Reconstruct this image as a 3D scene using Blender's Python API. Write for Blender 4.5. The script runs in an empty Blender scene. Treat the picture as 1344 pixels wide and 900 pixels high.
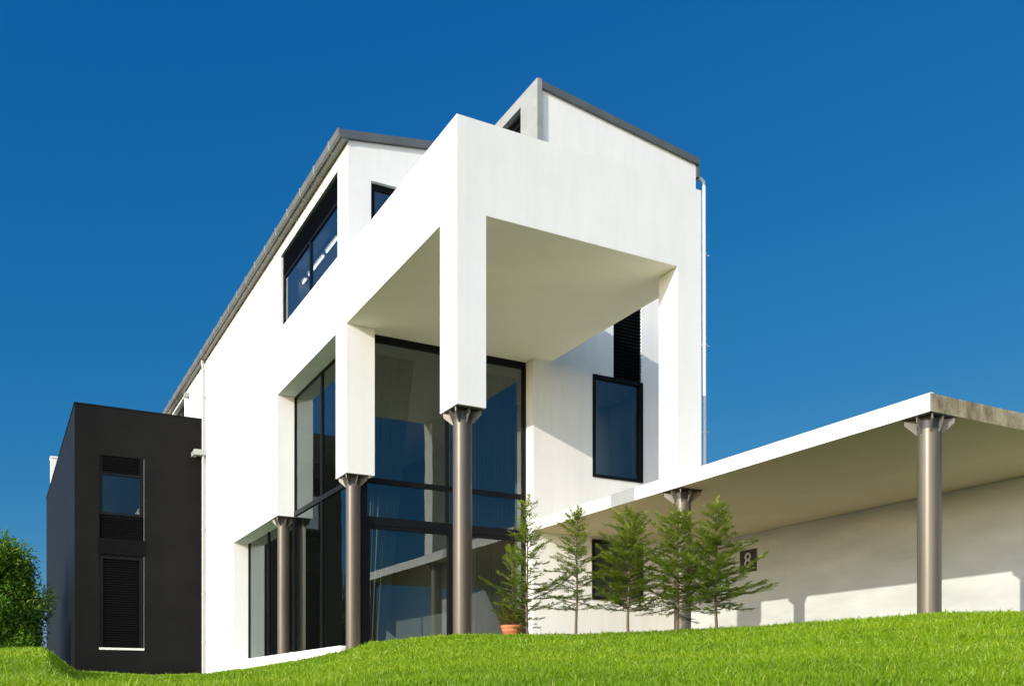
import bpy, math, random
import numpy as np
from mathutils import Vector, Matrix

S = bpy.context.scene
COL = S.collection
rnd = random.Random(7)
rng = np.random.default_rng(7)
PI = math.pi

# ------------------------------------------------------------------ helpers
class MB:
    """collects faces and links them as ONE mesh object"""
    def __init__(s): s.v = []; s.f = []; s.m = []; s.smooth = []
    def add(s, vs, fs, m=0, smooth=False):
        b = len(s.v); s.v += [tuple(p) for p in vs]
        for f in fs:
            s.f.append(tuple(b + i for i in f)); s.m.append(m); s.smooth.append(smooth)
    def box(s, a, b, m=0):
        (x0, y0, z0), (x1, y1, z1) = a, b
        s.add([(x0,y0,z0),(x1,y0,z0),(x1,y1,z0),(x0,y1,z0),(x0,y0,z1),(x1,y0,z1),(x1,y1,z1),(x0,y1,z1)],
              [(0,3,2,1),(4,5,6,7),(0,1,5,4),(1,2,6,5),(2,3,7,6),(3,0,4,7)], m)
    def prism(s, poly, d, m=0):
        """poly: planar 3-D points (CCW seen from -d side), extruded by vector d"""
        n = len(poly); q = [tuple(p[i] + d[i] for i in range(3)) for p in poly]
        s.add(list(poly) + q, [tuple(range(n))[::-1], tuple(range(n, 2*n))] +
              [(i, (i+1) % n, n + (i+1) % n, n + i) for i in range(n)], m)
    def tube(s, pts, radii, n=10, m=0, cap=True, smooth=True):
        pts = [Vector(p) for p in pts]; rings = []
        up = None
        for i, p in enumerate(pts):
            t = (pts[min(i+1, len(pts)-1)] - pts[max(i-1, 0)]).normalized()
            if up is None: up = t.orthogonal().normalized()
            up = (up - t * up.dot(t)).normalized(); w = t.cross(up)
            r = radii[i] if hasattr(radii, '__len__') else radii
            rings.append([p + (up*math.cos(2*PI*k/n) + w*math.sin(2*PI*k/n)) * r for k in range(n)])
        vs = [q for R in rings for q in R]; fs = []
        for i in range(len(pts)-1):
            for k in range(n):
                fs.append((i*n+k, i*n+(k+1) % n, (i+1)*n+(k+1) % n, (i+1)*n+k))
        s.add(vs, fs, m, smooth)
        if cap:
            b = len(pts)-1
            s.add(rings[0], [tuple(range(n))[::-1]], m); s.add(rings[b], [tuple(range(n))], m)
    def lathe(s, prof, c, n=32, m=0, smooth=True):
        vs = []; fs = []
        for (r, z) in prof:
            for k in range(n):
                vs.append((c[0]+r*math.cos(2*PI*k/n), c[1]+r*math.sin(2*PI*k/n), c[2]+z))
        for i in range(len(prof)-1):
            for k in range(n):
                fs.append((i*n+k, i*n+(k+1) % n, (i+1)*n+(k+1) % n, (i+1)*n+k))
        s.add(vs, fs, m, smooth)
    def build(s, name, mats, parent=None):
        me = bpy.data.meshes.new(name)
        off = root_loc(parent)
        me.from_pydata([(x-off[0], y-off[1], z-off[2]) for x, y, z in s.v], [], s.f)
        for k in (mats if isinstance(mats, (list, tuple)) else [mats]): me.materials.append(k)
        me.polygons.foreach_set('material_index', s.m)
        me.polygons.foreach_set('use_smooth', s.smooth)
        me.update()
        o = bpy.data.objects.new(name, me); COL.objects.link(o)
        if parent: o.parent = parent
        return o

def root_loc(o):
    p = Vector((0, 0, 0))
    while o: p += o.location; o = o.parent
    return p

def tag(o, label=None, cat=None, group=None, kind=None):
    if label: o['label'] = label
    if cat: o['category'] = cat
    if group: o['group'] = group
    if kind: o['kind'] = kind
    return o

def thing(name, loc, label, cat, group=None):
    o = bpy.data.objects.new(name, None); COL.objects.link(o); o.location = loc; o.empty_display_size = .3
    return tag(o, label, cat, group)

def vox(mb, xs, ys, zs, boxes, holes=(), m=0):
    """boundary surface of a union of boxes minus holes on a non-uniform grid: no inner faces"""
    xs = sorted(set(xs) | {b[i][0] for b in list(boxes)+list(holes) for i in (0, 1)})
    ys = sorted(set(ys) | {b[i][1] for b in list(boxes)+list(holes) for i in (0, 1)})
    zs = sorted(set(zs) | {b[i][2] for b in list(boxes)+list(holes) for i in (0, 1)})
    def inside(b, c): return all(b[0][i] < c[i] < b[1][i] for i in range(3))
    nx, ny, nz = len(xs)-1, len(ys)-1, len(zs)-1
    F = {}
    for i in range(nx):
        for j in range(ny):
            for k in range(nz):
                c = ((xs[i]+xs[i+1])/2, (ys[j]+ys[j+1])/2, (zs[k]+zs[k+1])/2)
                if any(inside(b, c) for b in boxes) and not any(inside(h, c) for h in holes): F[(i, j, k)] = 1
    vid = {}; vs = []; fs = []
    def V(i, j, k):
        if (i, j, k) not in vid: vid[(i, j, k)] = len(vs); vs.append((xs[i], ys[j], zs[k]))
        return vid[(i, j, k)]
    for (i, j, k) in F:
        if (i-1, j, k) not in F: fs.append((V(i,j,k), V(i,j,k+1), V(i,j+1,k+1), V(i,j+1,k)))
        if (i+1, j, k) not in F: fs.append((V(i+1,j,k), V(i+1,j+1,k), V(i+1,j+1,k+1), V(i+1,j,k+1)))
        if (i, j-1, k) not in F: fs.append((V(i,j,k), V(i+1,j,k), V(i+1,j,k+1), V(i,j,k+1)))
        if (i, j+1, k) not in F: fs.append((V(i,j+1,k), V(i,j+1,k+1), V(i+1,j+1,k+1), V(i+1,j+1,k)))
        if (i, j, k-1) not in F: fs.append((V(i,j,k), V(i,j+1,k), V(i+1,j+1,k), V(i+1,j,k)))
        if (i, j, k+1) not in F: fs.append((V(i,j,k+1), V(i+1,j,k+1), V(i+1,j+1,k+1), V(i,j+1,k+1)))
    mb.add(vs, fs, m)

# ------------------------------------------------------------------ materials
def newmat(name):
    m = bpy.data.materials.new(name); m.use_nodes = True
    nt = m.node_tree; nt.nodes.clear()
    out = nt.nodes.new('ShaderNodeOutputMaterial')
    return m, nt, out
def N(nt, t, **kw):
    n = nt.nodes.new(t)
    for k, v in kw.items():
        if k in n.inputs.keys() if isinstance(k, str) else False: n.inputs[k].default_value = v
        else: setattr(n, k, v)
    return n
def L(nt, a, b): nt.links.new(a, b)
def ramp(nt, fac, stops):
    r = nt.nodes.new('ShaderNodeValToRGB'); e = r.color_ramp.elements
    while len(e) < len(stops): e.new(.5)
    for q, (p, c) in zip(e, stops): q.position = p; q.color = (*c, 1)
    L(nt, fac, r.inputs[0]); return r.outputs[0]
def noise(nt, scale, detail=4, rough=.55, stretch=None, coord='Object'):
    tc = nt.nodes.new('ShaderNodeTexCoord'); src = tc.outputs[coord]
    if stretch:
        mp = nt.nodes.new('ShaderNodeMapping'); mp.inputs['Scale'].default_value = stretch
        L(nt, src, mp.inputs[0]); src = mp.outputs[0]
    n = nt.nodes.new('ShaderNodeTexNoise'); n.inputs['Scale'].default_value = scale
    n.inputs['Detail'].default_value = detail; n.inputs['Roughness'].default_value = rough
    L(nt, src, n.inputs['Vector']); return n.outputs[0]
def mix(nt, fac, a, b, mode='MIX'):
    n = nt.nodes.new('ShaderNodeMix'); n.data_type = 'RGBA'; n.blend_type = mode
    for sock, v in ((n.inputs[0], fac), (n.inputs[6], a), (n.inputs[7], b)):
        if hasattr(v, 'is_output'): L(nt, v, sock)
        else: sock.default_value = v if isinstance(v, (int, float)) else (*v, 1)
    return n.outputs[2]
def bump(nt, h, strength, dist=.01):
    b = nt.nodes.new('ShaderNodeBump'); b.inputs['Strength'].default_value = strength
    b.inputs['Distance'].default_value = dist; L(nt, h, b.inputs['Height']); return b.outputs[0]
def pbsdf(nt, out, color, rough=.6, metal=0, normal=None, spec=.5):
    p = nt.nodes.new('ShaderNodeBsdfPrincipled')
    for sock, v in ((p.inputs['Base Color'], color), (p.inputs['Roughness'], rough), (p.inputs['Metallic'], metal)):
        if hasattr(v, 'is_output'): L(nt, v, sock)
        else: sock.default_value = v if isinstance(v, (int, float)) else (*v, 1)
    p.inputs['Specular IOR Level'].default_value = spec
    if normal: L(nt, normal, p.inputs['Normal'])
    L(nt, p.outputs[0], out.inputs[0]); return p

def stucco(name, a, b, streak=.06, bumpy=.25, stretch=None):
    m, nt, out = newmat(name)
    c = ramp(nt, noise(nt, .9, 6, .6, stretch), [(.3, a), (.7, b)])
    st = ramp(nt, noise(nt, 1.0, 6, .72, (3.1, 3.1, .30)), [(.42, (1, 1, 1)), (.78, (1-streak, 1-streak, 1-streak*1.25))])
    c = mix(nt, 1.0, c, st, 'MULTIPLY')
    h = noise(nt, 60, 3, .6)
    pbsdf(nt, out, c, .85, 0, bump(nt, h, bumpy, .004), .25)
    return m
M = {}
M['white'] = stucco('white_render', (.80, .79, .755), (.85, .84, .805), .085)
M['bounce_lit'] = stucco('soffit_bounce_lit', (.85, .81, .69), (.89, .86, .74), 0)  # white soffit with warm light bounced off the ground put into its colour
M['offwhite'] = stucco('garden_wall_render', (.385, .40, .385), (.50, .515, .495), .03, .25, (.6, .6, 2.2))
def concrete():
    m, nt, out = newmat('weathered_concrete')
    c = ramp(nt, noise(nt, 3.0, 7, .65, (1, 1, .9)), [(.28, (.17, .145, .09)), (.5, (.36, .32, .22)), (.75, (.55, .50, .38))])
    st = ramp(nt, noise(nt, 1.6, 7, .75, (6, 6, 1.1)), [(.32, (.55, .5, .42)), (.5, (.95, .93, .88)), (.7, (1.25, 1.25, 1.2))])
    c = mix(nt, 1.0, c, st, 'MULTIPLY')
    pbsdf(nt, out, c, .9, 0, bump(nt, noise(nt, 40, 5, .7), .5, .01), .2)
    return m
M['concrete'] = concrete()
def soffit():
    m, nt, out = newmat('canopy_soffit_concrete')
    c = ramp(nt, noise(nt, .8, 6, .6, (1, .6, 1)), [(.3, (.58, .49, .30)), (.7, (.64, .55, .35))])
    pbsdf(nt, out, c, .9, 0, bump(nt, noise(nt, 25, 5, .7), .25, .006), .2)
    return m
M['soffit'] = soffit()
def simple(name, col, rough=.5, metal=0, var=.0, vs=4, bmp=0, bs=40, stretch=None, spec=.5):
    m, nt, out = newmat(name)
    c = col
    if var:
        c = ramp(nt, noise(nt, vs, 5, .6, stretch), [(.3, tuple(x*(1-var) for x in col)), (.7, tuple(min(1, x*(1+var)) for x in col))])
    nrm = bump(nt, noise(nt, bs, 4, .6, stretch), bmp, .004) if bmp else None
    pbsdf(nt, out, c, rough, metal, nrm, spec); return m
M['black_render'] = simple('black_render', (.0092, .0090, .0086), .5, 0, .22, .7, .25, 70, spec=.08)
M['black_metal'] = simple('black_metal', (.008, .0082, .009), .4, 0, .15, 3, spec=.1)
M['louvre'] = simple('louvre_black', (.005, .005, .0055), .45, 0, .1, 3, spec=.08)
M['zinc'] = simple('zinc_sheet', (.31, .315, .295), .55, .1, .10, 2, .08, 6, (1, 1, 3))
M['dark_zinc'] = simple('dark_zinc_roof', (.115, .125, .125), .5, .2, .15, 2)
M['gutter'] = simple('gutter_zinc', (.15, .15, .13), .5, .3, .12, 2)
M['white_metal'] = simple('white_enamel', (.74, .73, .70), .35, 0, .05, 3)
M['bronze'] = simple('bronze_steel_column', (.098, .078, .058), .40, .3, .16, 1.6, .06, 8, (3, 3, .6))
M['steel'] = simple('grey_steel_column', (.122, .105, .076), .40, .3, .16, 1.4, .06, 8, (5, 5, .35))
M['bracket'] = simple('bracket_steel', (.15, .135, .11), .5, .2, .1, 5)
M['cap_and_shade'] = simple('cap_steel_and_shade', (.05, .048, .045), .55, .2, .1, 5)
M['plate_dark'] = simple('sign_plate_dark', (.02, .019, .018), .4)
M['plate_mark'] = simple('sign_mark_grey', (.45, .44, .42), .5)
M['bounce_sheet'] = simple('pale_bounce_sheet', (.78, .72, .55), .9, 0, .08, 2)
M['pipe'] = simple('grey_white_pipe', (.40, .39, .365), .4, 0, .06, 3)
M['hopper'] = simple('grey_hopper', (.40, .40, .37), .5, .2, .08, 3)
M['terracotta'] = simple('terracotta', (.48, .16, .06), .8, 0, .12, 9, .2, 60)
M['soil'] = simple('soil', (.05, .035, .022), .95, 0, .3, 30, .6, 40)
M['paving'] = simple('paving_slabs', (.82, .71, .44), .9, 0, .12, 2.5, .2, 20)
M['path'] = simple('path_slabs', (.20, .205, .17), .9, 0, .12, 2.5, .2, 20)
M['floor'] = simple('interior_floor', (.12, .11, .10), .4, 0, .1, 2)
M['interior'] = simple('interior_paint', (.26, .26, .24), .9, 0, .05, 1)
M['interior_white'] = simple('interior_white_paint', (.72, .72, .70), .8)
M['trunk'] = simple('young_bark', (.13, .095, .06), .9, 0, .3, 20, .5, 50, (1, 1, .3))
M['bark'] = simple('shrub_bark', (.10, .075, .05), .95, 0, .3, 10, .6, 30)

def lit():
    m, nt, out = newmat('lit_lamp_tube'); e = N(nt, 'ShaderNodeEmission'); e.inputs[0].default_value = (1, .96, .9, 1); e.inputs[1].default_value = 1.7; L(nt, e.outputs[0], out.inputs[0]); return m
M['lit_tube'] = lit()
LAMPS = ((23.8, 24.72), (24.98, 26.3), (26.6, 26.9))
def curtain_mat():
    m, nt, out = newmat('curtain_fabric')
    d = N(nt, 'ShaderNodeBsdfDiffuse'); d.inputs[0].default_value = (.42, .43, .40, 1)
    t = N(nt, 'ShaderNodeBsdfTranslucent'); t.inputs[0].default_value = (.2, .2, .17, 1)
    x = N(nt, 'ShaderNodeMixShader'); x.inputs[0].default_value = .25
    L(nt, d.outputs[0], x.inputs[1]); L(nt, t.outputs[0], x.inputs[2]); L(nt, x.outputs[0], out.inputs[0]); return m
M['curtain'] = curtain_mat()

def glass(name, tint, ior, rcol=(1, 1, 1)):
    m, nt, out = newmat(name)
    fr = N(nt, 'ShaderNodeFresnel'); fr.inputs['IOR'].default_value = ior
    tr = N(nt, 'ShaderNodeBsdfTransparent'); tr.inputs[0].default_value = (*tint, 1)
    gl = N(nt, 'ShaderNodeBsdfGlossy'); gl.inputs[0].default_value = (*rcol, 1); gl.inputs['Roughness'].default_value = 0
    nz = noise(nt, .55, 2, .5)
    L(nt, bump(nt, nz, .06, .05), gl.inputs['Normal'])
    x = N(nt, 'ShaderNodeMixShader')
    L(nt, fr.outputs[0], x.inputs[0]); L(nt, tr.outputs[0], x.inputs[1]); L(nt, gl.outputs[0], x.inputs[2])
    L(nt, x.outputs[0], out.inputs[0]); return m
M['glass'] = glass('tinted_glass', (.52, .58, .56), 2.08, (.92, 1, .98))
M['glass_side'] = glass('side_glass', (.50, .55, .53), 2.1, (.85, .95, .93))
M['glass_right'] = glass('right_window_glass', (.80, .86, .86), 2.0, (.9, 1, 1))
M['glass_up'] = glass('coated_window_glass', (.78, .86, .90), 3.0, (.9, 1, 1))

def leafmat(name, cols, trans, rough=.5, attr='tone'):
    m, nt, out = newmat(name)
    at = N(nt, 'ShaderNodeAttribute'); at.attribute_name = attr
    c = ramp(nt, at.outputs['Fac'], cols)
    d = N(nt, 'ShaderNodeBsdfPrincipled'); L(nt, c, d.inputs['Base Color']); d.inputs['Roughness'].default_value = rough
    d.inputs['Specular IOR Level'].default_value = .3
    t = N(nt, 'ShaderNodeBsdfTranslucent')
    c2 = mix(nt, 1.0, c, (1.25, 1.3, .6), 'MULTIPLY'); L(nt, c2, t.inputs[0])
    x = N(nt, 'ShaderNodeMixShader'); x.inputs[0].default_value = trans
    L(nt, d.outputs[0], x.inputs[1]); L(nt, t.outputs[0], x.inputs[2]); L(nt, x.outputs[0], out.inputs[0]); return m
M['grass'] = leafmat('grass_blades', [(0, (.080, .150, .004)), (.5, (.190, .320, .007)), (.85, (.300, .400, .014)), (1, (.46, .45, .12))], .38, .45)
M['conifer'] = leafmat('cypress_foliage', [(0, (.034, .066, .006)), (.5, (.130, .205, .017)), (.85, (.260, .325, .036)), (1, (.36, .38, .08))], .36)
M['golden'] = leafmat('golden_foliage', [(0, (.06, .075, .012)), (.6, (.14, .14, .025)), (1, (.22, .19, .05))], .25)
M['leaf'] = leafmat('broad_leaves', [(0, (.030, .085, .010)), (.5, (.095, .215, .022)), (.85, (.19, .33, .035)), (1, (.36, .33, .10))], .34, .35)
def lawnmat():
    m, nt, out = newmat('lawn_ground')
    c = ramp(nt, noise(nt, 1.2, 6, .65), [(.3, (.045, .085, .010)), (.7, (.10, .16, .02))])
    pbsdf(nt, out, c, .95, 0, bump(nt, noise(nt, 30, 4, .7), .6, .03), .1); return m
M['lawn'] = lawnmat()

# ------------------------------------------------------------------ camera
YAW = math.radians(28.41); FPX = 1270.0; HOR = 912.0
FW = np.array([math.sin(YAW), math.cos(YAW)]); RT = np.array([math.cos(YAW), -math.sin(YAW)])
cam = bpy.data.cameras.new('camera'); co = bpy.data.objects.new('camera', cam); COL.objects.link(co)
co.location = (0, 0, 0); co.rotation_euler = (PI/2, 0, -YAW)
cam.sensor_width = 36; cam.lens = 36*FPX/1344; cam.shift_y = (HOR-450)/1344
cam.clip_start = .05; cam.clip_end = 6000
S.camera = co

# ------------------------------------------------------------------ light
LD = Vector((1, .333, -.346)).normalized()
sun = bpy.data.lights.new('sun', 'SUN'); so = bpy.data.objects.new('sun', sun); COL.objects.link(so)
so.rotation_euler = LD.to_track_quat('-Z', 'Y').to_euler(); so.location = (-20, -10, 30)
SKYK = ((.100, 1.95), (.655, .72), (1.70, .37)); SUNSIDE_FILL = 4.8
sun.energy = 3.1; sun.angle = math.radians(.5); sun.color = (1, .93, .82)
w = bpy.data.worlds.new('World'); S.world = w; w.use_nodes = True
nt = w.node_tree; nt.nodes.clear()
wo = nt.nodes.new('ShaderNodeOutputWorld'); bg = nt.nodes.new('ShaderNodeBackground'); sk = nt.nodes.new('ShaderNodeTexSky')
sk.sky_type = 'NISHITA'; sk.sun_disc = False
sk.sun_elevation = math.asin(-LD.z)
sk.sun_rotation = math.atan2(-LD.x, -LD.y)
sk.altitude = 300; sk.air_density = 1.0; sk.dust_density = 0.0; sk.ozone_density = 4.0
# deep polarised blue away from the sun, sun's side of the dome boosted as added fill light
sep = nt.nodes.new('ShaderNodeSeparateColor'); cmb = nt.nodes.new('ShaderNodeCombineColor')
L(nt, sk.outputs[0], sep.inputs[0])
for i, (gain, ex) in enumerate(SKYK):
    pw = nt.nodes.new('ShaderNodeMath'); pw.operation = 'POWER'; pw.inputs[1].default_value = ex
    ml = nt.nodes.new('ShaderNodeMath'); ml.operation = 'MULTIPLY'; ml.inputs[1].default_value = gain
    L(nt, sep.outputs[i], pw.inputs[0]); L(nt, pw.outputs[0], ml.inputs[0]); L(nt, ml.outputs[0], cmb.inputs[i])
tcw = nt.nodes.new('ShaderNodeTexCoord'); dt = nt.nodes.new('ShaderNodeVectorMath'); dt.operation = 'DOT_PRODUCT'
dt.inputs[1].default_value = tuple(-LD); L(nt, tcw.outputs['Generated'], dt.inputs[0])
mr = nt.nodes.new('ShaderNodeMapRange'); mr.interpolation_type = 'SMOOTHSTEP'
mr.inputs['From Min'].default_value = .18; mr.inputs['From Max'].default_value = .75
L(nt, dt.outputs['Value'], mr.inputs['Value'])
fill_sky = mix(nt, 1.0, sk.outputs[0], (SUNSIDE_FILL*1.62, SUNSIDE_FILL*.98, SUNSIDE_FILL*.68), 'MULTIPLY')
L(nt, mix(nt, mr.outputs[0], cmb.outputs[0], fill_sky), bg.inputs[0]); L(nt, bg.outputs[0], wo.inputs[0])
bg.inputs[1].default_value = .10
S.view_settings.view_transform = 'Standard'; S.view_settings.look = 'None'
S.view_settings.exposure = .62; S.view_settings.gamma = 1; S.view_settings.use_curve_mapping = False
S.cycles.max_bounces = 14; S.cycles.diffuse_bounces = 10; S.cycles.transparent_max_bounces = 16

# ------------------------------------------------------------------ terrain
CR = np.array([(-400,24,846),(0,24,853),(58,24,852),(80,27,868),(100,30,882),(200,31,888),(270,31,886),(330,29,877),(400,23.5,866),(452,20.0,857),(470,17.8,852),
  (490,17.0,846),(540,16.3,841),(600,15.5,836),(690,15.2,836),(757,15.2,836),(825,15.0,833),(900,14.7,830),(1000,14.0,825),(1100,13.4,818),(1240,12.9,808),(1344,12.8,806),(1700,12.5,800)], float)
BASE = .72
def sstep(t): t = np.clip(t, 0, 1); return t*t*(3-2*t)
def crest(th):
    u = 672 + FPX*np.tan(np.clip(th, -.72, .72)); u = np.clip(u, -400, 1700)
    D = np.interp(u, CR[:, 0], CR[:, 1]); v = np.interp(u, CR[:, 0], CR[:, 2])
    c = np.cos(np.clip(th, -.72, .72)); return D/c, (HOR-v)/FPX*c     # radius, slope
def ground_z(th, r):
    th = np.asarray(th, float); r = np.asarray(r, float)
    rc, A = crest(th)
    R0 = 4.5
    zin = A*np.clip((r-R0)/(rc-R0), 0, 1)**.62*r
    znear = -1.35*(1-sstep(r/R0))
    zc = A*rc
    zout = zc + (BASE-zc)*sstep((r-rc-.35)/2.2)
    far = sstep((r-70)/160); zout = zout*(1-far) + (-1.3)*far
    z = np.where(r < R0, znear, np.where(r < rc, zin, zout))
    back = sstep((np.abs(th)-.75)/.9)
    zb = -1.35 + 0*r
    return z*(1-back) + zb*back
ths = np.concatenate([np.linspace(-PI, -.62, 60)[:-1], np.linspace(-.62, .62, 420), np.linspace(.62, PI, 60)[1:]])
rs = np.concatenate([np.linspace(0.3, 4.5, 10), np.linspace(4.8, 36, 150), np.geomspace(37, 3000, 34)])
TH, RR = np.meshgrid(ths, rs)
wob = .012*np.sin(TH*61+RR*1.7)+.010*np.sin(TH*37-RR*2.9+1.3)
ZZ = ground_z(TH, RR) + wob*sstep((RR-4)/3)*(RR < 40)
def polar(th, r): return (FW[0]*np.cos(th)+RT[0]*np.sin(th))*r, (FW[1]*np.cos(th)+RT[1]*np.sin(th))*r
XX, YY = polar(TH, RR)
nr, ntn = TH.shape
g = MB()
g.v = [(float(a), float(b), float(c)) for a, b, c in zip(XX.ravel(), YY.ravel(), ZZ.ravel())] + [(0., 0., float(ground_z(0., .0)))]
for i in range(nr-1):
    for j in range(ntn-1):
        a = i*ntn+j; g.f.append((a, a+1, a+ntn+1, a+ntn)[::-1])
for j in range(ntn-1): g.f.append((nr*ntn, j+1, j)[::-1])
g.m = [0]*len(g.f); g.smooth = [True]*len(g.f)
tag(g.build('lawn', M['lawn']), kind='structure')

# grass blades -------------------------------------------------------
def value_noise(x, y, seed=0):
    r = np.random.default_rng(seed).random((64, 64))
    xi = np.floor(x).astype(int); yi = np.floor(y).astype(int); fx = x-xi; fy = y-yi
    fx = fx*fx*(3-2*fx); fy = fy*fy*(3-2*fy); a = lambda i, j: r[(xi+i) % 64, (yi+j) % 64]
    return (a(0,0)*(1-fx)+a(1,0)*fx)*(1-fy)+(a(0,1)*(1-fx)+a(1,1)*fx)*fy
def grass(n):
    th = rng.uniform(-.60, .60, n); rc, A = crest(th)
    lo = 4.3; q = rng.random(n)
    r = lo*((rc+.45)/lo)**(q**.85)
    x, y = polar(th, r)
    z = ground_z(th, r)
    keep = ~((x > 6.6) & (y > 19.5)) & ~((x > 2.4) & (y > 35.9))
    th, r, x, y, z, rc = [k[keep] for k in (th, r, x, y, z, rc)]
    n = len(x)
    cl = value_noise(x*1.7, y*1.7, 1); cl2 = value_noise(x*5.5+9, y*5.5, 2)
    h = (.030+.042*rng.random(n)**1.3)*(.75+.6*cl2)*np.clip(.72+r*.024, .8, 1.35)
    long = rng.random(n) < .03; h = np.where(long, h*1.5, h)
    wdt = (.0035+.003*rng.random(n))*np.clip(r/6.5, .8, 4)
    a = rng.uniform(0, 2*PI, n); lean = h*(.15+.75*rng.random(n)**1.5); b = rng.uniform(0, 2*PI, n)
    dx, dy = np.cos(a)*wdt, np.sin(a)*wdt; lx, ly = np.cos(b)*lean, np.sin(b)*lean
    P = np.zeros((n, 5, 3))
    P[:,0] = np.c_[x-dx, y-dy, z-.01]; P[:,1] = np.c_[x+dx, y+dy, z-.01]
    P[:,2] = np.c_[x+dx*.8+lx*.35, y+dy*.8+ly*.35, z+h*.58]; P[:,3] = np.c_[x-dx*.8+lx*.35, y-dy*.8+ly*.35, z+h*.58]
    P[:,4] = np.c_[x+lx, y+ly, z+h*.98]
    me = bpy.data.meshes.new('grass')
    me.vertices.add(n*5); me.vertices.foreach_set('co', P.ravel())
    base = (np.arange(n)*5)[:, None]
    loops = np.concatenate([base+np.array([[0, 1, 2, 3]]), base+np.array([[3, 2, 4]])], 1)
    me.loops.add(n*7); me.loops.foreach_set('vertex_index', loops.ravel().astype(np.int32))
    me.polygons.add(n*2)
    st = (np.arange(n)*7)[:, None]+np.array([[0, 4]])
    me.polygons.foreach_set('loop_start', st.ravel().astype(np.int32))
    big = value_noise(x*.45+3, y*.45+7, 5); tone = np.clip(.08+.28*cl+.30*big+.26*rng.random(n)+.12*(cl2-.5), 0, .88); tone = np.where(rng.random(n) < .025, .97, tone)
    at = me.attributes.new('tone', 'FLOAT', 'POINT'); at.data.foreach_set('value', np.repeat(tone, 5).astype(np.float32))
    me.materials.append(M['grass']); me.update(calc_edges=True); me.validate()
    o = bpy.data.objects.new('grass', me); COL.objects.link(o)
    tag(o, 'short bright green grass covering the sloping lawn', 'grass', kind='stuff')
grass(420000)

pv = MB(); pv.box((6.85, 13.6, .5), (11.40, 20.44, .80))  # hidden floor, kept very pale to bounce warm light up to the soffit
tag(pv.build('paving', M['paving']), kind='structure')
pv = MB(); pv.box((11.405, 9.5, .5), (16.18, 20.09, .80))
tag(pv.build('path', M['path']), kind='structure')

# ================================================================== HOUSE
X0, Y0 = 6.811, 14.506
YU = 20.03; YF = 20.10; XR = 16.37; YB = 50.0; XM = 11.55; XI = 7.30
house = thing('modern_house', (X0, Y0, .9), 'white rendered modern house with open square portico on tall columns, big glazing and split roofs', 'house')
ZT = 11.96
def zl(x): return 11.96+.150*(x-6.82)       # wall top under the left roof
def zr(x): return 14.53-.125*(x-11.64)      # wall top under the right roof
wl = MB()
boxes = [
  ((X0, YU, 8.05), (XI, YB, ZT)),             # long left wall, upper storey
  ((X0, 25.8, 4.82), (XI, YB, 8.05)),         # left wall, middle
  ((X0, 31.07, .5), (XI, YB, 4.82)),          # left wall, ground storey
  ((X0, 20.13, 4.82), (7.46, 20.85, 8.05)),   # pillar at the glazed corner
  ((XI, YU, 8.05), (XM, 20.42, ZT)),          # front wall above the glazing
  ((11.45, YF, .5), (16.37, 20.56, 8.05)),    # right front wall
  ((XM, YF, 8.05), (16.37, 20.56, 13.90)),
  ((X0+.02, 20.60, .5), (XI+.06, 31.07, 1.10)),   # plinth under the side glazing
  ((XI, 20.42, .5), (11.45, 20.60, 1.07)),
]
holes = [
  ((X0-1, 20.72, 9.72), (XI+1, 25.5, 11.63)),
  ((X0-1, 39.83, 10.3), (XI+1, 42.5, 11.80)),
  ((7.34, YU-1, 9.95), (8.75, 20.6, 11.22)),
  ((13.14, YF-1, 5.40), (14.65, 20.7, 7.945)),
  ((13.76, YF-1, 7.945), (14.62, 20.7, 10.3)),
  ((13.12, YF-1, 2.37), (14.65, 20.7, 3.86)),
]
vox(wl, [], [], [], boxes, holes)
# sloping tops of the front walls
wl.prism([(X0, YU, ZT), (XM, YU, ZT), (XM, YU, zl(XM))], (0, .39, 0))
wl.prism([(XM+.1, YF, 13.90), (16.37, YF, 13.90), (16.37, YF, zr(16.37)), (XM+.1, YF, zr(XM+.1))], (0, .46, 0))
wl.box((XM, 20.42, 8.4), (XM+.3, YB, 13.15))        # wall under the clerestory
wl.box((16.07, 20.56, .5), (16.37, YB, 13.85))     # far side wall
wl.box((X0, YB, .5), (16.37, YB+.3, 12.2))         # rear wall
wl.build('wall', M['white'], house)

# portico
pt = MB()
vox(pt, [], [], [], [
  ((X0, Y0, 4.82), (7.352, 15.185, 8.056)),
  ((11.378, Y0, 4.165), (11.95, 15.075, 8.056)),
  ((X0, Y0, 8.056), (11.95, 14.80, 9.61)),
  ((X0, Y0, 8.056), (7.10, YU, 9.61)),
  ((11.66, Y0, 8.056), (11.95, YF, 9.61)),
  ((X0, Y0, 8.056), (11.95, YU, 8.35)),
  ((11.45, YU-.02, 8.056), (11.95, YF, 8.35)),
])
pt.build('portico', M['white'], house)
so_ = MB(); so_.box((X0+.002, Y0+.002, 8.049), (11.948, YU-.001, 8.057)); so_.build('soffit', M['bounce_lit'], house)
# soffit continues in over the recessed glazing
sf = MB(); sf.box((7.462, YU+.001, 8.049), (11.448, 20.49, 8.057)); sf.build('soffit', M['bounce_lit'], house)
sf = MB(); sf.box((7.46, YU+.001, 8.0575), (11.45, 20.7, 8.34)); sf.build('ceiling', M['white'], house); sf = MB(); sf.box((XI+.002, 20.70, 8.10), (16.07, YB, 8.38))
sf.build('ceiling', M['white'], house)

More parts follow.
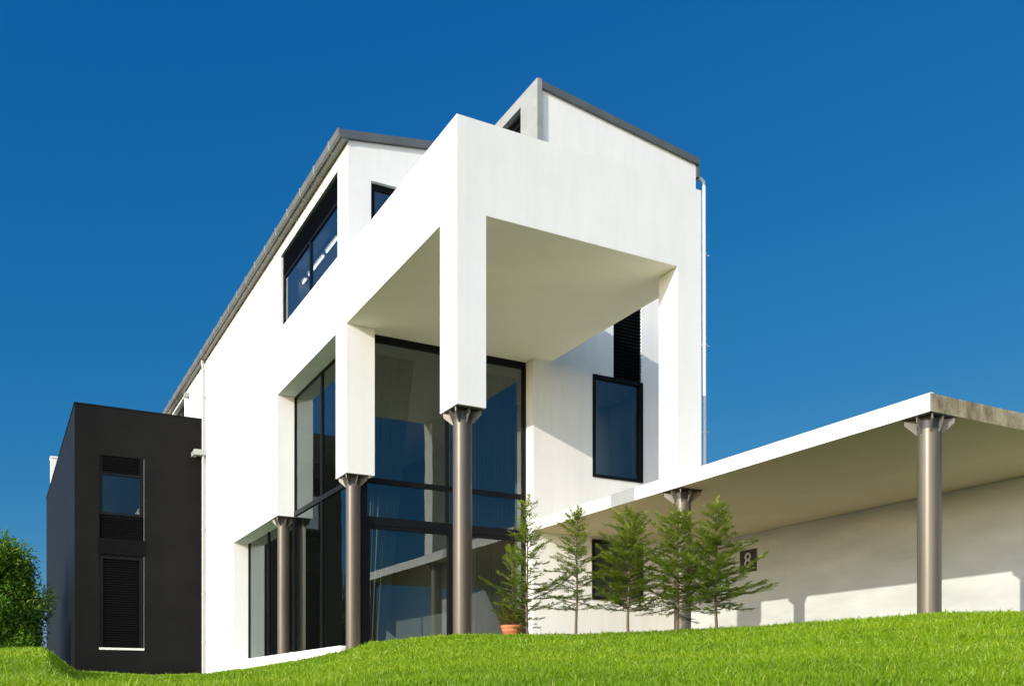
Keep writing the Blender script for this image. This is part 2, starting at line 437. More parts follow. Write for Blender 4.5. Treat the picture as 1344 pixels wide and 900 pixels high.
# interior shell
it = MB(); it.box((XI, 20.6, .6), (16.07, YB, 1.05)); it.build('floor', M['floor'], house)
iw = MB()
iw.box((XI+.05, 33.0, 1.05), (16.0, 33.2, 8.1)); iw.box((13.0, 20.58, 1.05), (13.08, 33.0, 8.1))
iw.box((XI+.003, 28.0, 8.38), (11.5, 28.1, 12.3)); iw.box((9.66, 20.45, 8.38), (9.7, 28.0, 12.0)); 
iw.box((13.1, 22.5, 1.05), (16.05, 22.6, 13.5))
iw.build('partition', M['interior'], house)
for a, b, nm in (((XI+.004, 20.43, 11.74), (9.59, 27.99, 11.80), 'ceiling'), ((13.09, 20.57, 8.02), (16.06, 22.49, 8.055), 'ceiling'), ((XI+.004, 27.0, 8.385), (9.59, 27.1, 11.73), 'partition'), ((15.2, 20.6, 1.06), (15.3, 22.49, 8.01), 'partition'), ((13.09, 22.40, 1.06), (15.19, 22.49, 8.01), 'partition'), ((9.595, 20.46, 8.39), (9.65, 26.99, 11.73), 'partition'), ((XI+.004, 20.43, 8.384), (9.59, 26.99, 8.40), 'floor')):
    uc = MB(); uc.box(a, b); uc.build(nm, M['interior_white'], house)

# roofs
rf = MB()
rf.prism([(6.60, 19.95, zl(6.60)+.005), (XM-.002, 19.95, zl(XM)+.005), (XM-.002, 19.95, zl(XM)+.175), (6.60, 19.95, zl(6.60)+.175)], (0, 30.2, 0))
rf.build('roof', M['dark_zinc'], house)
rr = MB()
rr.prism([(XM+.103, 20.02, zr(XM+.103)+.005), (16.44, 20.02, zr(16.44)+.005), (16.44, 20.02, zr(16.44)+.17), (XM+.103, 20.02, zr(XM+.103)+.175)], (0, 30.2, 0))
rr.box((16.385, 20.06, 13.62), (16.47, 50, 13.90))
rr.build('roof', M['dark_zinc'], house)
# clerestory: grey metal side of the higher roof with its window
cl = MB()
vox(cl, [], [], [], [((XM-.03, YF-.075, 12.5), (XM+.10, 50.21, 14.735))], [((XM-.5, 20.85, 13.2), (XM+.4, 23.4, 14.46))])
clo = cl.build('clerestory', M['zinc'], house)
fr = MB()
for a, b in (((XM+.20, 20.56, 14.30), (XM+.28, 23.5, 14.47)), ((XM+.20, 22.0, 13.2), (XM+.28, 22.08, 14.30)), ((XM+.20, 20.56, 13.2), (XM+.28, 20.93, 14.30)), ((XM+.101, 20.57, 13.16), (XM+.28, 23.5, 13.2))): fr.box(a, b)
fr.build('frame', M['black_metal'], clo)
gp = MB(); gp.box((XM+.23, 20.93, 13.2), (XM+.24, 22.0, 14.30)); gp.build('pane', M['glass_up'], clo)
gp = MB(); gp.box((XM+.23, 22.08, 13.2), (XM+.24, 23.4, 14.30)); gp.build('pane', M['glass_up'], clo)

# gutter along the left eave
gt = MB()
prof = [(6.805, zl(6.6)+.0), (6.66, zl(6.6)-.02), (6.585, zl(6.6)+.05), (6.565, zl(6.6)+.20), (6.60, zl(6.6)+.20), (6.805, zl(6.6)+.004)]
gt.prism([(x, 19.96, z) for x, z in prof], (0, 30.1, 0))
gut = gt.build('gutter', M['gutter'], house)
k = 0
y = 20.6
while y < 47:
    b = MB()
    b.prism([(6.66, y, zl(6.6)-.026), (6.805, y, zl(6.6)-.006), (6.805, y, zl(6.6)-.003), (6.66, y, zl(6.6)-.018)], (0, .035, 0))
    b.prism([(6.66, y, zl(6.6)-.026), (6.579, y, zl(6.6)+.049), (6.557, y, zl(6.6)+.225), (6.575, y, zl(6.6)+.225), (6.585, y, zl(6.6)+.055)][::-1], (0, .035, 0))
    b.build('gutter_bracket', M['zinc'], gut); y += 1.12

# downpipes
def downpipe(pts, r, clamps, mat):
    d = MB(); d.tube(pts, r, 12); o = d.build('downpipe', mat, house)
    for (x, y, z) in clamps:
        c = MB(); c.tube([(x, y, z-.018), (x, y, z+.018)], r*1.28, 12); c.box((x, y-.012, z-.012), (x+.16, y+.012, z+.012)); c.build('clamp', mat, o)
    return o
xp = X0-.085
downpipe([(xp-.03, 35.55, 11.98), (xp-.03, 35.55, 11.8), (xp, 35.55, 11.65), (xp, 35.55, .6)], .052, [(xp, 35.55, z) for z in (10.6, 8.3, 5.9, 3.6, 1.9)], M['pipe'])
downpipe([(16.48, 20.2, 13.68), (16.60, 20.2, 13.68), (16.70, 20.2, 13.64), (16.73, 20.2, 13.5), (16.76, 20.2, 3.95)], .05, [(16.74, 20.2, z) for z in (11.7, 9.3, 7.0, 5.2)], M['white_metal'])

# columns (house)
def column(x, y, z0, z1, r, hx, hy, mat, parent):
    c = MB(); c.tube([(x, y, z0), (x, y, z1-.002)], r, 40, cap=False)
    o = c.build('column', mat, parent)
    h = MB()
    h.box((x-hx, y-hy, z1-.016), (x+hx, y+hy, z1-.003), 1)
    h.tube([(x, y, z1-.17), (x, y, z1-.02)], r*1.012, 40, 1, cap=False)  # dark sleeve stands in for the shade under the cap plate
    n = 8
    for k in range(n):
        a = 2*PI*k/n; ca, sa = math.cos(a), math.sin(a)
        reach = min(hx/abs(ca) if abs(ca) > 1e-6 else 9, hy/abs(sa) if abs(sa) > 1e-6 else 9)
        reach = min(reach, r+.20)*.97
        t = .009; nx, ny = -sa*t, ca*t
        poly = [(r*.98, -.225), (r+.015, -.225), (reach, -.085), (reach, -.018), (r*.98, -.018)]
        P = [(x+ca*p+nx, y+sa*p+ny, z1+q) for p, q in poly]
        h.prism(P, (-2*nx, -2*ny, 0), 0)
    h.build('column_head', [M['bracket'], M['cap_and_shade']], o)
    return o
column(7.08, 14.86, .6, 4.82, .162, .25, .30, M['bronze'], house)
column(7.08, 20.46, .6, 4.82, .162, .25, .30, M['bronze'], house)
column(7.07, 26.17, .6, 4.82, .162, .24, .30, M['bronze'], house)

# ---- front glazing
def bars(lst, mb):
    for a, b in lst: mb.box(a, b)
fg = MB()
yg = 20.50
bars([((7.36, yg-.05, 7.90), (11.44, yg+.06, 8.048)),
      ((11.37, yg-.052, 1.07), (11.447, yg+.06, 7.90)),
      ((7.26, yg-.052, 1.07), (7.40, yg+.10, 7.90)),
      ((7.40, yg-.045, 4.735), (11.37, yg+.05, 4.85)),
      ((7.40, yg-.055, 3.80), (11.37, yg+.06, 3.985)),
      ((7.40, yg-.04, 1.07), (11.37, yg+.05, 1.15)),
      ((9.335, yg-.042, 4.85), (9.40, yg+.05, 7.90)), ((9.335, yg-.042, 3.985), (9.40, yg+.05, 4.735)),
      ((9.385, yg-.05, 1.15), (9.54, yg+.055, 3.80)),
      ((7.40, yg-.045, 1.15), (7.47, yg+.04, 3.80)), ((9.54, yg-.043, 3.72), (11.37, yg+.04, 3.80)), ((7.47, yg-.043, 3.72), (9.385, yg+.04, 3.80))], fg)
fgo = fg.build('front_glazing', M['black_metal'], house)
for (xa, xb, za, zb) in ((7.40, 9.335, 4.85, 7.90), (9.40, 11.37, 4.85, 7.90), (7.40, 9.335, 3.985, 4.735), (9.40, 11.37, 3.985, 4.735), (7.47, 9.385, 1.15, 3.72), (9.54, 11.37, 1.15, 3.72)):
    p = MB(); p.add([(xa, yg, za), (xb, yg, za), (xb, yg, zb), (xa, yg, zb)], [(0, 1, 2, 3)]); p.build('pane', M['glass'], fgo)
# ---- side glazing
sg = MB(); xg = 7.295
bars([((xg-.04, 20.60, 4.83), (xg+.05, 25.95, 4.95)),
      ((xg-.02, 20.85, 8.00), (xg+.05, 25.8, 8.098)),
      ((xg-.035, 23.36, 1.10), (xg+.05, 23.43, 4.83)), ((xg-.035, 23.36, 4.95), (xg+.05, 23.43, 8.0)),
      ((xg-.04, 25.82, 1.10), (xg+.05, 25.95, 4.83)),
      ((xg-.035, 28.56, 1.10), (xg+.05, 28.63, 4.83)),
      ((xg-.03, 30.99, 1.10), (xg+.05, 31.07, 4.83)),
      ((xg-.03, 25.74, 4.95), (xg+.05, 25.80, 8.0)),
      ((xg-.03, 20.60, 1.10), (xg+.05, 31.0, 1.14))], sg)
sgo = sg.build('side_glazing', M['black_metal'], house)
for (ya, yb, za, zb) in ((20.60, 23.36, 1.14, 4.83), (23.43, 25.82, 1.14, 4.83), (25.95, 28.56, 1.14, 4.82), (28.63, 30.99, 1.14, 4.82), (20.85, 23.36, 4.95, 8.0), (23.43, 25.74, 4.95, 8.0)):
    p = MB(); p.add([(xg, yb, za), (xg, ya, za), (xg, ya, zb), (xg, yb, zb)], [(0, 1, 2, 3)]); p.build('pane', M['glass_side'], sgo)

# ---- upper left window: black louvre head over two panes
wf = MB(); xa = X0+.07
bars([((xa, 20.72, 9.72), (xa+.08, 20.79, 11.63)), ((xa, 25.43, 9.72), (xa+.08, 25.5, 11.63)), ((xa, 20.79, 9.72), (xa+.08, 25.43, 9.77)),
      ((xa, 23.03, 9.77), (xa+.08, 23.11, 11.03)), ((xa, 20.79, 11.03), (xa+.08, 25.43, 11.09))], wf)
wo_ = wf.build('window', M['black_metal'], house)
for ya, yb in ((20.79, 23.03), (23.11, 25.43)):
    p = MB(); p.add([(xa+.03, yb, 9.77), (xa+.03, ya, 9.77), (xa+.03, ya, 11.03), (xa+.03, yb, 11.03)], [(0, 1, 2, 3)]); p.build('pane', M['glass_up'], wo_)
lv = MB()
z = 11.09
while z < 11.62:
    lv.prism([(xa-.02, 20.79, z), (xa+.05, 20.79, z+.05), (xa+.05, 20.79, z+.062), (xa-.02, 20.79, z+.012)], (0, 4.64, 0)); z += .052
lv.box((xa+.055, 20.79, 11.09), (xa+.07, 25.43, 11.63)); lv.build('louvre', M['louvre'], wo_)
# small rear window up by the eave
w2 = MB(); bars([((xa+.1, 39.83, 10.3), (xa+.18, 39.92, 11.8)), ((xa+.1, 39.92, 11.72), (xa+.18, 42.5, 11.8)), ((xa+.1, 41.2, 10.3), (xa+.18, 41.28, 11.72))], w2)
w2o = w2.build('window', M['black_metal'], house)
p = MB(); p.add([(xa+.14, 42.5, 10.3), (xa+.14, 39.92, 10.3), (xa+.14, 39.92, 11.72), (xa+.14, 42.5, 11.72)], [(0, 1, 2, 3)]); p.build('pane', M['glass_up'], w2o)
fl = MB(); fl.box((X0-.17, 38.75, 11.50), (X0-.01, 39.0, 11.66)); fl.box((X0-.012, 38.82, 11.55), (X0+.01, 38.93, 11.61)); fl.build('floodlight', M['zinc'], house)
# terrace window
w3 = MB(); ya = YU+.10
bars([((7.34, ya, 9.95), (7.46, ya+.09, 11.22)), ((7.46, ya, 11.10), (8.75, ya+.09, 11.22)), ((8.66, ya, 9.95), (8.75, ya+.09, 11.10))], w3)
w3o = w3.build('window', M['black_metal'], house)
p = MB(); p.add([(7.46, ya+.05, 9.95), (8.66, ya+.05, 9.95), (8.66, ya+.05, 11.10), (7.46, ya+.05, 11.10)], [(0, 1, 2, 3)]); p.build('pane', M['glass_up'], w3o)
# window in the right front wall with the tall louvre over it
def front_window(x0, x1, z0, z1, fwd, depth, mat):
    f = MB(); ya = YF-fwd; t = .075
    bars([((x0-.004, ya, z0), (x0+t, ya+depth, z1)), ((x1-t, ya, z0), (x1+.004, ya+depth, z1)), ((x0+t, ya, z0), (x1-t, ya+depth, z0+t)), ((x0+t, ya, z1-t), (x1-t, ya+depth, z1))], f)
    o = f.build('window', M['black_metal'], house)
    p = MB(); q = ya+.10; p.add([(x0+t, q, z0+t), (x1-t, q, z0+t), (x1-t, q, z1-t), (x0+t, q, z1-t)], [(0, 1, 2, 3)]); p.build('pane', mat, o)
    return o
fwin = front_window(13.14, 14.65, 5.40, 7.94, .03, .17, M['glass_right'])
lwin = front_window(13.12, 14.65, 2.37, 3.86, .03, .17, M['glass'])
def louvre_panel(x0, x1, y, z0, z1, pitch, parent, name='louvre', depth=.05):
    b = MB(); z = z0
    while z < z1-pitch*.6:
        b.prism([(x0, y, z), (x0, y+depth, z+pitch*.7), (x0, y+depth, z+pitch*.7+.012), (x0, y, z+.014)], (x1-x0, 0, 0)); z += pitch
    b.box((x0, y+depth+.002, z0), (x1, y+depth+.02, z1)); return b.build(name, M['louvre'], parent)
louvre_panel(13.762, 14.618, YF+.02, 7.95, 10.29, .085, fwin)

# ================================================================== CANOPY
XC, YC, ZC0, ZC1 = 11.36, 8.95, 3.90, 4.16
can = thing('canopy', (11.66, 9.2, .9), 'low flat concrete canopy on grey steel columns with bright white side edge', 'canopy')
cs = MB()
x0, x1, y0, y1 = XC+.012, 16.50, YC, YF-.004
vs = [(x0,y0,ZC0),(x1,y0,ZC0),(x1,y1,ZC0),(x0,y1,ZC0),(x0,y0,ZC1-.012),(x1,y0,ZC1-.012),(x1,y1,ZC1-.012),(x0,y1,ZC1-.012)]
cs.add(vs, [(0,3,2,1)], 1); cs.add(vs, [(4,5,6,7),(0,1,5,4),(1,2,6,5),(2,3,7,6),(3,0,4,7)], 0)
cs.build('slab', [M['concrete'], M['soffit']], can)
rm = MB(); rm.box((XC+.10, YC+.12, ZC1-.013), (16.3, YF-.006, ZC1+.003)); rm.build('roof_bounce_sheet', M['bounce_sheet'], can)  # unseen pale sheet added to bounce light up to the portico soffit
fa = MB(); fa.box((XC, YC+.002, ZC0-.004), (XC+.010, YF-.005, ZC1-.014)); fa.prism([(XC+.001, YC+.002, ZC1-.012), (XC+.08, YC+.002, ZC1-.012), (XC+.08, YC+.002, ZC1+.006), (XC+.03, YC+.002, ZC1+.004)], (0, YF-YC-.008, 0))
fa.build('fascia', M['white_metal'], can)
column(11.665, 9.20, .4, ZC0-.001, .162, .27, .24, M['steel'], can)
column(11.67, 14.72, .5, ZC0-.001, .162, .27, .27, M['steel'], can)

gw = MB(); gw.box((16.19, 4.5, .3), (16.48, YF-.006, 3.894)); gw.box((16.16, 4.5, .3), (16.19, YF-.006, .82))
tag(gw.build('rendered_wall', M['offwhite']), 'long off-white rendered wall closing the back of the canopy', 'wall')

sgn = thing('wall_sign', (16.18, 18.1, 3.3), 'small dark square plate with pale figure on the wall under the canopy', 'sign')
s1 = MB(); s1.box((16.165, 17.60, 2.98), (16.188, 18.17, 3.52)); plate = s1.build('plate', M['plate_dark'], sgn)
def text_mesh(body, size, mat, name, parent, loc, rot):
    cu = bpy.data.curves.new(name, 'FONT'); cu.body = body; cu.size = size; cu.extrude = .004; cu.align_x = 'CENTER'; cu.align_y = 'CENTER'
    t = bpy.data.objects.new(name, cu); COL.objects.link(t)
    dg = bpy.context.evaluated_depsgraph_get(); me = bpy.data.meshes.new_from_object(t.evaluated_get(dg))
    bpy.data.objects.remove(t); me.materials.clear(); me.materials.append(mat)
    o = bpy.data.objects.new(name, me); COL.objects.link(o); o.parent = parent; o.location = Vector(loc)-root_loc(parent); o.rotation_euler = rot
text_mesh('8', .52, M['plate_mark'], 'lettering', sgn, (16.16, 17.885, 3.25), (PI/2, 0, -PI/2))

# ================================================================== BLACK ANNEX
XA, YA, YA2, ZA = 2.576, 36.04, 54.27, 9.965
an = thing('black_annex', (XA, YA, .7), 'matt black flat-roofed block with a tall slot of louvres and one small window', 'building')
ab = MB()
vox(ab, [], [], [], [((XA, YA, .3), (X0-.004, YA2, ZA-.03))], [((3.355, YA-1, 1.575), (4.79, YA+.16, 8.28))])
ab.build('wall', M['black_render'], an)
cp = MB(); cp.box((XA-.02, YA-.02, ZA-.028), (X0-.005, YA2+.02, ZA+.012)); cp.build('coping', M['black_metal'], an)
af = MB()
yq = YA+.04
bars([((3.357, yq, 6.24), (3.46, yq+.10, 8.28)), ((4.66, yq, 6.24), (4.788, yq+.10, 8.28)), ((3.46, yq, 6.24), (4.66, yq+.10, 6.34)), ((3.46, yq, 7.62), (4.66, yq+.10, 7.70))], af)
afo = af.build('window', M['black_metal'], an)
p = MB(); p.add([(3.46, yq+.06, 6.34), (4.66, yq+.06, 6.34), (4.66, yq+.06, 7.62), (3.46, yq+.06, 7.62)], [(0, 1, 2, 3)]); p.build('pane', M['glass_side'], afo)
louvre_panel(3.40, 4.75, YA+.03, 7.72, 8.27, .075, an)
louvre_panel(3.40, 4.75, YA+.03, 5.46, 6.22, .075, an)
bl = MB(); bl.box((3.33, YA-.03, 4.86), (4.81, YA+.02, 5.42)); 
for k in range(7): bl.box((3.33, YA-.045, 4.90+k*.075), (4.81, YA-.028, 4.93+k*.075))
bl.build('louvre_band', M['louvre'], an)
df = MB(); bars([((3.36, YA+.02, 1.66), (3.47, YA+.12, 4.84)), ((4.65, YA+.02, 1.66), (4.785, YA+.12, 4.84)), ((3.47, YA+.02, 4.72), (4.65, YA+.12, 4.84))], df)
dfo = df.build('shutter_frame', M['black_metal'], an)
louvre_panel(3.47, 4.65, YA+.05, 1.66, 4.72, .085, dfo, 'shutter')
sl = MB(); sl.box((3.34, YA-.05, 1.575), (4.81, YA+.15, 1.65)); sl.build('sill', M['white_metal'], an)
sc = MB(); sc.box((6.40, 35.45, 8.53), (6.815, 35.70, 8.72)); sc.box((6.40, 35.70, 8.55), (6.56, 36.04, 8.70)); sc.build('rain_hopper', M['hopper'], an)
tr_ = MB(); tr_.box((4.794, YA-.004, 1.66), (4.804, YA+.01, 8.27)); tr_.build('trim', M['zinc'], an)

wb = MB()
wb.box((2.80, 54.6, .2), (6.6, 55.3, 12.1)); wb.box((2.77, 54.56, 12.1), (6.64, 55.34, 12.2))
tag(wb.build('white_building', M['white']), 'plain white building edge rising behind the black annex', 'building')

# ================================================================== INSIDE
def curtain(name, x0, x1, x1b, y, z0, z1, label):
    b = MB(); n = 130; rows = 14; vs = []
    for j in range(rows+1):
        t = j/rows; z = z1+(z0-z1)*t; xe = x1+(x1b-x1)*min(1, t*1.0)
        for i in range(n+1):
            s = i/n; ph = s*2*PI*15
            vs.append((x0+(xe-x0)*s, y+.055*math.sin(ph)+.02*math.sin(ph*.37+1)+.01*math.sin(ph*2.3+t*3), z+.012*math.sin(ph*1.0)*(j == 0)))
    fs = [(j*(n+1)+i, j*(n+1)+i+1, (j+1)*(n+1)+i+1, (j+1)*(n+1)+i) for j in range(rows) for i in range(n)]
    b.add(vs, fs, 0, True)
    return tag(b.build(name, M['curtain']), label, 'curtain', 'curtains behind the front glazing')
curtain('curtain', 7.42, 8.72, 8.0, 20.95, 1.2, 7.80, 'long grey curtain hanging behind the left half of the tall front glass')
curtain('curtain', 10.25, 11.40, 11.40, 20.95, 1.2, 7.80, 'long grey curtain hanging behind the right half of the tall front glass')
dk = thing('reception_desk', (8.6, 23.2, 1.05), 'white slanted counter seen inside through the lower front glass', 'desk')
d = MB(); d.prism([(8.2, 22.9, 1.05), (9.3, 22.9, 1.05), (9.3, 22.9, 1.25), (8.35, 22.9, 2.0), (8.2, 22.9, 2.0)], (0, .5, 0)); d.build('counter', M['interior_white'], dk)
d = MB(); d.box((8.16, 22.86, 2.0), (8.40, 23.44, 2.04)); d.build('top', M['interior_white'], dk)

def lamp(y0, y1, where):
    t = thing('ceiling_lamp', (7.82, (y0+y1)/2, 11.735), where, 'lamp', 'strip lamps behind the upper left window')
    b = MB(); b.box((7.75, y0-.05, 11.68), (7.89, y1+.05, 11.735)); b.build('housing', M['white_metal'], t)
    b = MB(); b.tube([(7.82, y0, 11.645), (7.82, y1, 11.645)], .022, 10); b.build('tube', M['lit_tube'], t)
lamp(*LAMPS[0], 'lit white strip lamp glimpsed in the upper left window, nearest the house corner')
lamp(*LAMPS[1], 'lit white strip lamp glimpsed in the middle of the upper left window')
lamp(*LAMPS[2], 'short lit strip lamp glimpsed through the far pane of the upper left window')

# ================================================================== TREES
def gz(x, y):
    f = x*FW[0]+y*FW[1]; r = x*RT[0]+y*RT[1]
    return float(ground_z(np.array(math.atan2(r, f)), np.array(math.hypot(x, y))))

class Leaves:
    def __init__(s): s.P = []; s.t = []
    def blade(s, p, d, nrm, ln, wd, tone):
        w = d.cross(nrm)
        if w.length < 1e-6: w = d.orthogonal()
        w = w.normalized()*wd
        m = p+d*ln*.45
        s.P.append((p-w*.35, p+w*.35, m+w, p+d*ln, m-w)); s.t.append(tone)
    def build(s, name, mat, parent, mat2=None, wood=None):
        off = root_loc(parent); n = len(s.P)
        vs = [tuple(q-off) for b in s.P for q in b]
        fs = [(k*5, k*5+1, k*5+2, k*5+3, k*5+4) for k in range(n)]
        mats = [0]*n; tones = [t for t in s.t for _ in range(5)]
        if wood:
            b0 = len(vs); vs += [(a-off[0], b-off[1], c-off[2]) for a, b, c in wood.v]
            fs += [tuple(b0+i for i in f) for f in wood.f]; mats += [1]*len(wood.f); tones += [0.5]*len(wood.v)
        me = bpy.data.meshes.new(name); me.from_pydata(vs, [], fs)
        me.materials.append(mat)
        if mat2: me.materials.append(mat2)
        me.polygons.foreach_set('material_index', mats)
        at = me.attributes.new('tone', 'FLOAT', 'POINT'); at.data.foreach_set('value', tones)
        me.update(); o = bpy.data.objects.new(name, me); COL.objects.link(o); o.parent = parent; return o

def frond(L_, W, p0, dirn, length, rise, r, dens=1.0, tone0=.4):
    """a feathery cypress branch: curved axis, alternate twigs, each with fine scale-leaf sprays"""
    n = max(5, int(length/.05)); pts = []; p = Vector(p0); d = Vector(dirn).normalized()
    for i in range(n+1):
        pts.append(p.copy()); d = (d+Vector((r.uniform(-.07, .07), r.uniform(-.07, .07), rise*length/n+r.uniform(-.05, .05)))).normalized(); p = p+d*(length/n)
    W.tube(pts, [.0075*(1-.85*i/n)*(.6+length) for i in range(n+1)], 5, cap=False)
    up = Vector((0, 0, 1))
    st = max(2, int(length*46*dens))
    for k in range(st):
        s = .16+.84*(k+r.random()*.8)/st
        i = min(n-1, int(s*n)); q = pts[i].lerp(pts[i+1], s*n-i); ax = (pts[i+1]-pts[i]).normalized()
        side = ax.cross(up)
        if side.length < .1: side = ax.orthogonal()
        side = side.normalized()*(1 if k % 2 else -1)
        td = (ax*r.uniform(.55, 1.0)+side*r.uniform(.5, .95)+up*r.uniform(-.22, .38)).normalized()
        tl = (.035+.13*length**.5*(1-.65*s))*r.uniform(.65, 1.25)
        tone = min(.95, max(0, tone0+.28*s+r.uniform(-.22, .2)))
        m = max(3, int(tl/.017))
        pn = td.cross(up); pn = pn.normalized() if pn.length > .1 else td.orthogonal()
        nrm = pn.cross(td).normalized(); nrm = (nrm+Vector((r.uniform(-.5, .5), r.uniform(-.5, .5), r.uniform(-.5, .5)))).normalized()
        lat = td.cross(nrm).normalized()
        for j in range(m):
            u = (j+.5)/m; b = q+td*tl*u; b.z += -.012*u*u
            bd = (td*.9+lat*(.75 if j % 2 else -.75)*(1-.35*u)+Vector((r.uniform(-.15, .15), r.uniform(-.15, .15), r.uniform(-.1, .2)))).normalized()
            L_.blade(b, bd, nrm, r.uniform(.034, .062)*(1.1-.4*u), r.uniform(.0065, .0105), min(1, tone+.1*u+r.uniform(-.06, .06)))
        L_.blade(q+td*tl*.8, td, nrm, .055, .008, min(1, tone+.15))

def cypress(x, y, H, label, seed, width, start=.16, extra=(), dens=1.0, nb=46, lean=(0, 0), gap=None):
    r = random.Random(seed); z0 = gz(x, y)-.02
    t = thing('cypress_tree', (x, y, z0), label, 'tree', 'young cypress trees in front of the canopy')
    k = MB(); pts = []; rad = []
    for i in range(13):
        s = i/12; pts.append((x+lean[0]*s+.014*math.sin(s*9+seed), y+lean[1]*s+.014*math.cos(s*7+seed), z0+H*s*.96)); rad.append(.021*(1-s)**.8+.003)
    k.tube(pts, rad, 8); k.build('trunk', M['trunk'], t)
    def at(s):
        i = min(11, int(s*12)); return Vector(pts[i]).lerp(Vector(pts[i+1]), s*12-i)
    Lv = Leaves(); W = MB(); az = r.uniform(0, 6.28)
    for b in range(nb):
        s = start+(1-start)*(b+r.random())/nb
        az += (2.4 if b % 3 else .35)+r.uniform(-.4, .4)
        prof = width*((1-s)/(1-start))**.62*(.78+.34*math.sin(s*17+seed)+.12*math.sin(s*31+seed*2))
        if s < start+.14: prof *= .6+.4*(s-start)/.14
        if gap and gap[0] < s < gap[1]: prof *= gap[2]
        ln = prof*(.30+1.12*r.random()**1.25)+.07
        el = -.13+.66*s+r.uniform(-.24, .30)
        d = Vector((math.cos(az)*math.cos(el), math.sin(az)*math.cos(el), math.sin(el)))
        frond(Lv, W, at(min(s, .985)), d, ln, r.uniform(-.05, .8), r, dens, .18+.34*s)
    frond(Lv, W, at(.96), Vector((.1, 0, 1)), H*.07+.05, 0, r, dens, .5)
    for (s, du, ln, el) in extra:
        d = Vector((RT[0]*math.cos(du)+FW[0]*math.sin(du), RT[1]*math.cos(du)+FW[1]*math.sin(du), 0))*math.cos(el)+Vector((0, 0, math.sin(el)))
        frond(Lv, W, at(s), d, ln, .25, r, dens, .42)
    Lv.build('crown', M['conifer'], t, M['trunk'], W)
    return t
def pos(u, d): return (FW[0]*d+RT[0]*(u-672)/FPX*d, FW[1]*d+RT[1]*(u-672)/FPX*d)
def tree(u, d, vtop, *a, **k):
    x, y = pos(u, d); H = d*(HOR-vtop)/FPX-gz(x, y); cypress(x, y, H, *a, **k)
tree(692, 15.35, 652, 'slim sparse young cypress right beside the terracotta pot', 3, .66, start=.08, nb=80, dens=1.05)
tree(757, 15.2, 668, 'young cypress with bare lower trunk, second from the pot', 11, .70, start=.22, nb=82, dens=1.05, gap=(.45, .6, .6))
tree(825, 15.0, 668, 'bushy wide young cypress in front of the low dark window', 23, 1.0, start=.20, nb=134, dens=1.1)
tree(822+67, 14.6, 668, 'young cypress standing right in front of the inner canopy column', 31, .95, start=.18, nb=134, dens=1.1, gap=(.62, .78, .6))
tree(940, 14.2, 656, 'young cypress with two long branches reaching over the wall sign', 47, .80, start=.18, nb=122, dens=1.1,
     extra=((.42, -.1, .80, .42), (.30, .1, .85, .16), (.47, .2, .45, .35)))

# potted plant
px, py = pos(673, 15.75); pz = gz(px, py)-.05
pot = thing('flower_pot', (px, py, pz), 'round terracotta pot with a rolled rim on the grass', 'flower pot')
b = MB(); b.lathe([(0, .0), (.125, .0), (.135, .02), (.165, .15), (.172, .155), (.178, .175), (.172, .19), (.188, .205), (.196, .23), (.192, .255), (.176, .258), (.168, .24), (.160, .20)], (px, py, pz+.02), 40); b.build('body', M['terracotta'], pot)
b = MB(); b.lathe([(0, .225), (.08, .228), (.163, .222)], (px, py, pz+.02), 24); b.build('soil', M['soil'], pot)
sh = thing('potted_conifer', (px, py, pz+.24), 'bushy small conifer with golden base growing in the terracotta pot', 'potted plant')
r = random.Random(5); Lv = Leaves(); W = MB()
for k in range(40):
    a = r.uniform(0, 6.28); el = r.uniform(.35, 1.45)
    frond(Lv, W, (px+.05*math.cos(a), py+.05*math.sin(a), pz+.24), (math.cos(a)*math.cos(el), math.sin(a)*math.cos(el), math.sin(el)), r.uniform(.18, .40), .3, r, .9, .4)
Lv.build('tuft', M['golden'], sh, M['trunk'], W)
k = MB(); st = [(px+.02*math.sin(i*.9), py+.02*math.cos(i*.7), pz+.2+1.35*i/8) for i in range(9)]
k.tube(st, [.014*(1-i/9)+.003 for i in range(9)], 7); k.build('stem', M['trunk'], sh)
Lv = Leaves(); W = MB(); az = 1.0
for k in range(44):
    q = (k+r.random())/44; az += 2.4+r.uniform(-.5, .5); el = .05+.8*q+r.uniform(-.2, .3)
    p0 = Vector(st[0]).lerp(Vector(st[8]), .12+.86*q)
    frond(Lv, W, p0, (math.cos(az)*math.cos(el), math.sin(az)*math.cos(el), math.sin(el)), (.50*(1-q)**.7+.08)*r.uniform(.5, 1.15), .4, r, 1.0, .25+.3*q)
Lv.build('foliage', M['conifer'], sh, M['trunk'], W)

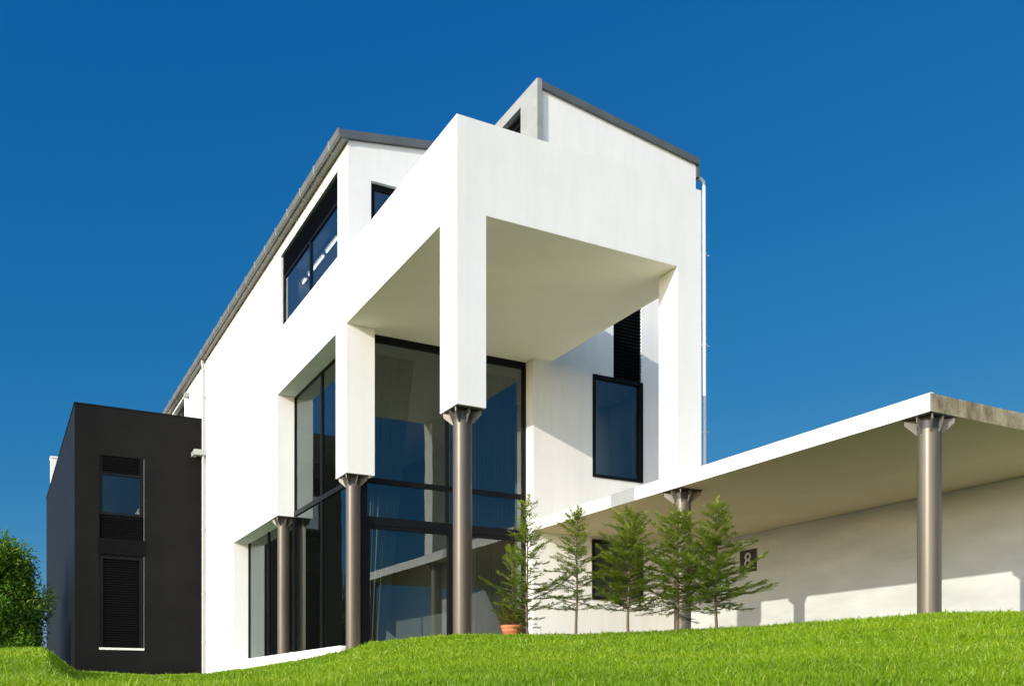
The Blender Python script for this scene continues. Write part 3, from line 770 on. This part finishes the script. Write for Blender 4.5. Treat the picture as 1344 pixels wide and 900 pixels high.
# broadleaf shrub on the far left
def shrub(cx, cy, h, rad, label, seed, nleaf):
    r = random.Random(seed); z0 = gz(cx, cy)-.1
    t = thing('broadleaf_shrub', (cx, cy, z0), label, 'shrub')
    k = MB()
    lumps = []
    for i in range(70):
        a = r.uniform(0, 6.28); q = r.random()**.4; zz = r.uniform(.04, 1)
        rr_ = rad*(1.0-.55*max(0, zz-.55)/.45)
        c = Vector((cx+math.cos(a)*q*rr_, cy+math.sin(a)*q*rr_, z0+h*zz*.90)); lumps.append((c, r.uniform(.38, .72), r.uniform(0, .35)))
        k.tube([(cx+.1*math.cos(a), cy+.1*math.sin(a), z0), (cx+(c.x-cx)*.4, cy+(c.y-cy)*.4, z0+(c.z-z0)*.55), tuple(c)], [.05, .03, .008], 6, cap=False)
    k.build('stem', M['bark'], t)
    Lv = Leaves()
    for i in range(nleaf):
        c, R, tn = lumps[r.randrange(len(lumps))]
        d = Vector((r.gauss(0, 1), r.gauss(0, 1), r.gauss(0, .9)))
        d.normalize(); rr_ = R*(r.random()**.45)*r.uniform(.8, 1.18)
        p = c+d*rr_
        if p.z < z0+.05: continue
        ld = (d*.5+Vector((r.gauss(0, .6), r.gauss(0, .6), r.gauss(-.15, .5)))).normalized()
        nr_ = (d*.6+Vector((r.gauss(0, .5), r.gauss(0, .5), .6+r.gauss(0, .4)))).normalized()
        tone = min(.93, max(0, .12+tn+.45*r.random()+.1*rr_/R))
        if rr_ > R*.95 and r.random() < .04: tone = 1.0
        Lv.blade(p, ld, nr_, r.uniform(.10, .17), r.uniform(.024, .038), tone)
    # upright new shoots
    for i in range(90):
        c, R, tn = lumps[r.randrange(len(lumps))]
        b = c+Vector((r.uniform(-.4, .4), r.uniform(-.4, .4), R*.7))
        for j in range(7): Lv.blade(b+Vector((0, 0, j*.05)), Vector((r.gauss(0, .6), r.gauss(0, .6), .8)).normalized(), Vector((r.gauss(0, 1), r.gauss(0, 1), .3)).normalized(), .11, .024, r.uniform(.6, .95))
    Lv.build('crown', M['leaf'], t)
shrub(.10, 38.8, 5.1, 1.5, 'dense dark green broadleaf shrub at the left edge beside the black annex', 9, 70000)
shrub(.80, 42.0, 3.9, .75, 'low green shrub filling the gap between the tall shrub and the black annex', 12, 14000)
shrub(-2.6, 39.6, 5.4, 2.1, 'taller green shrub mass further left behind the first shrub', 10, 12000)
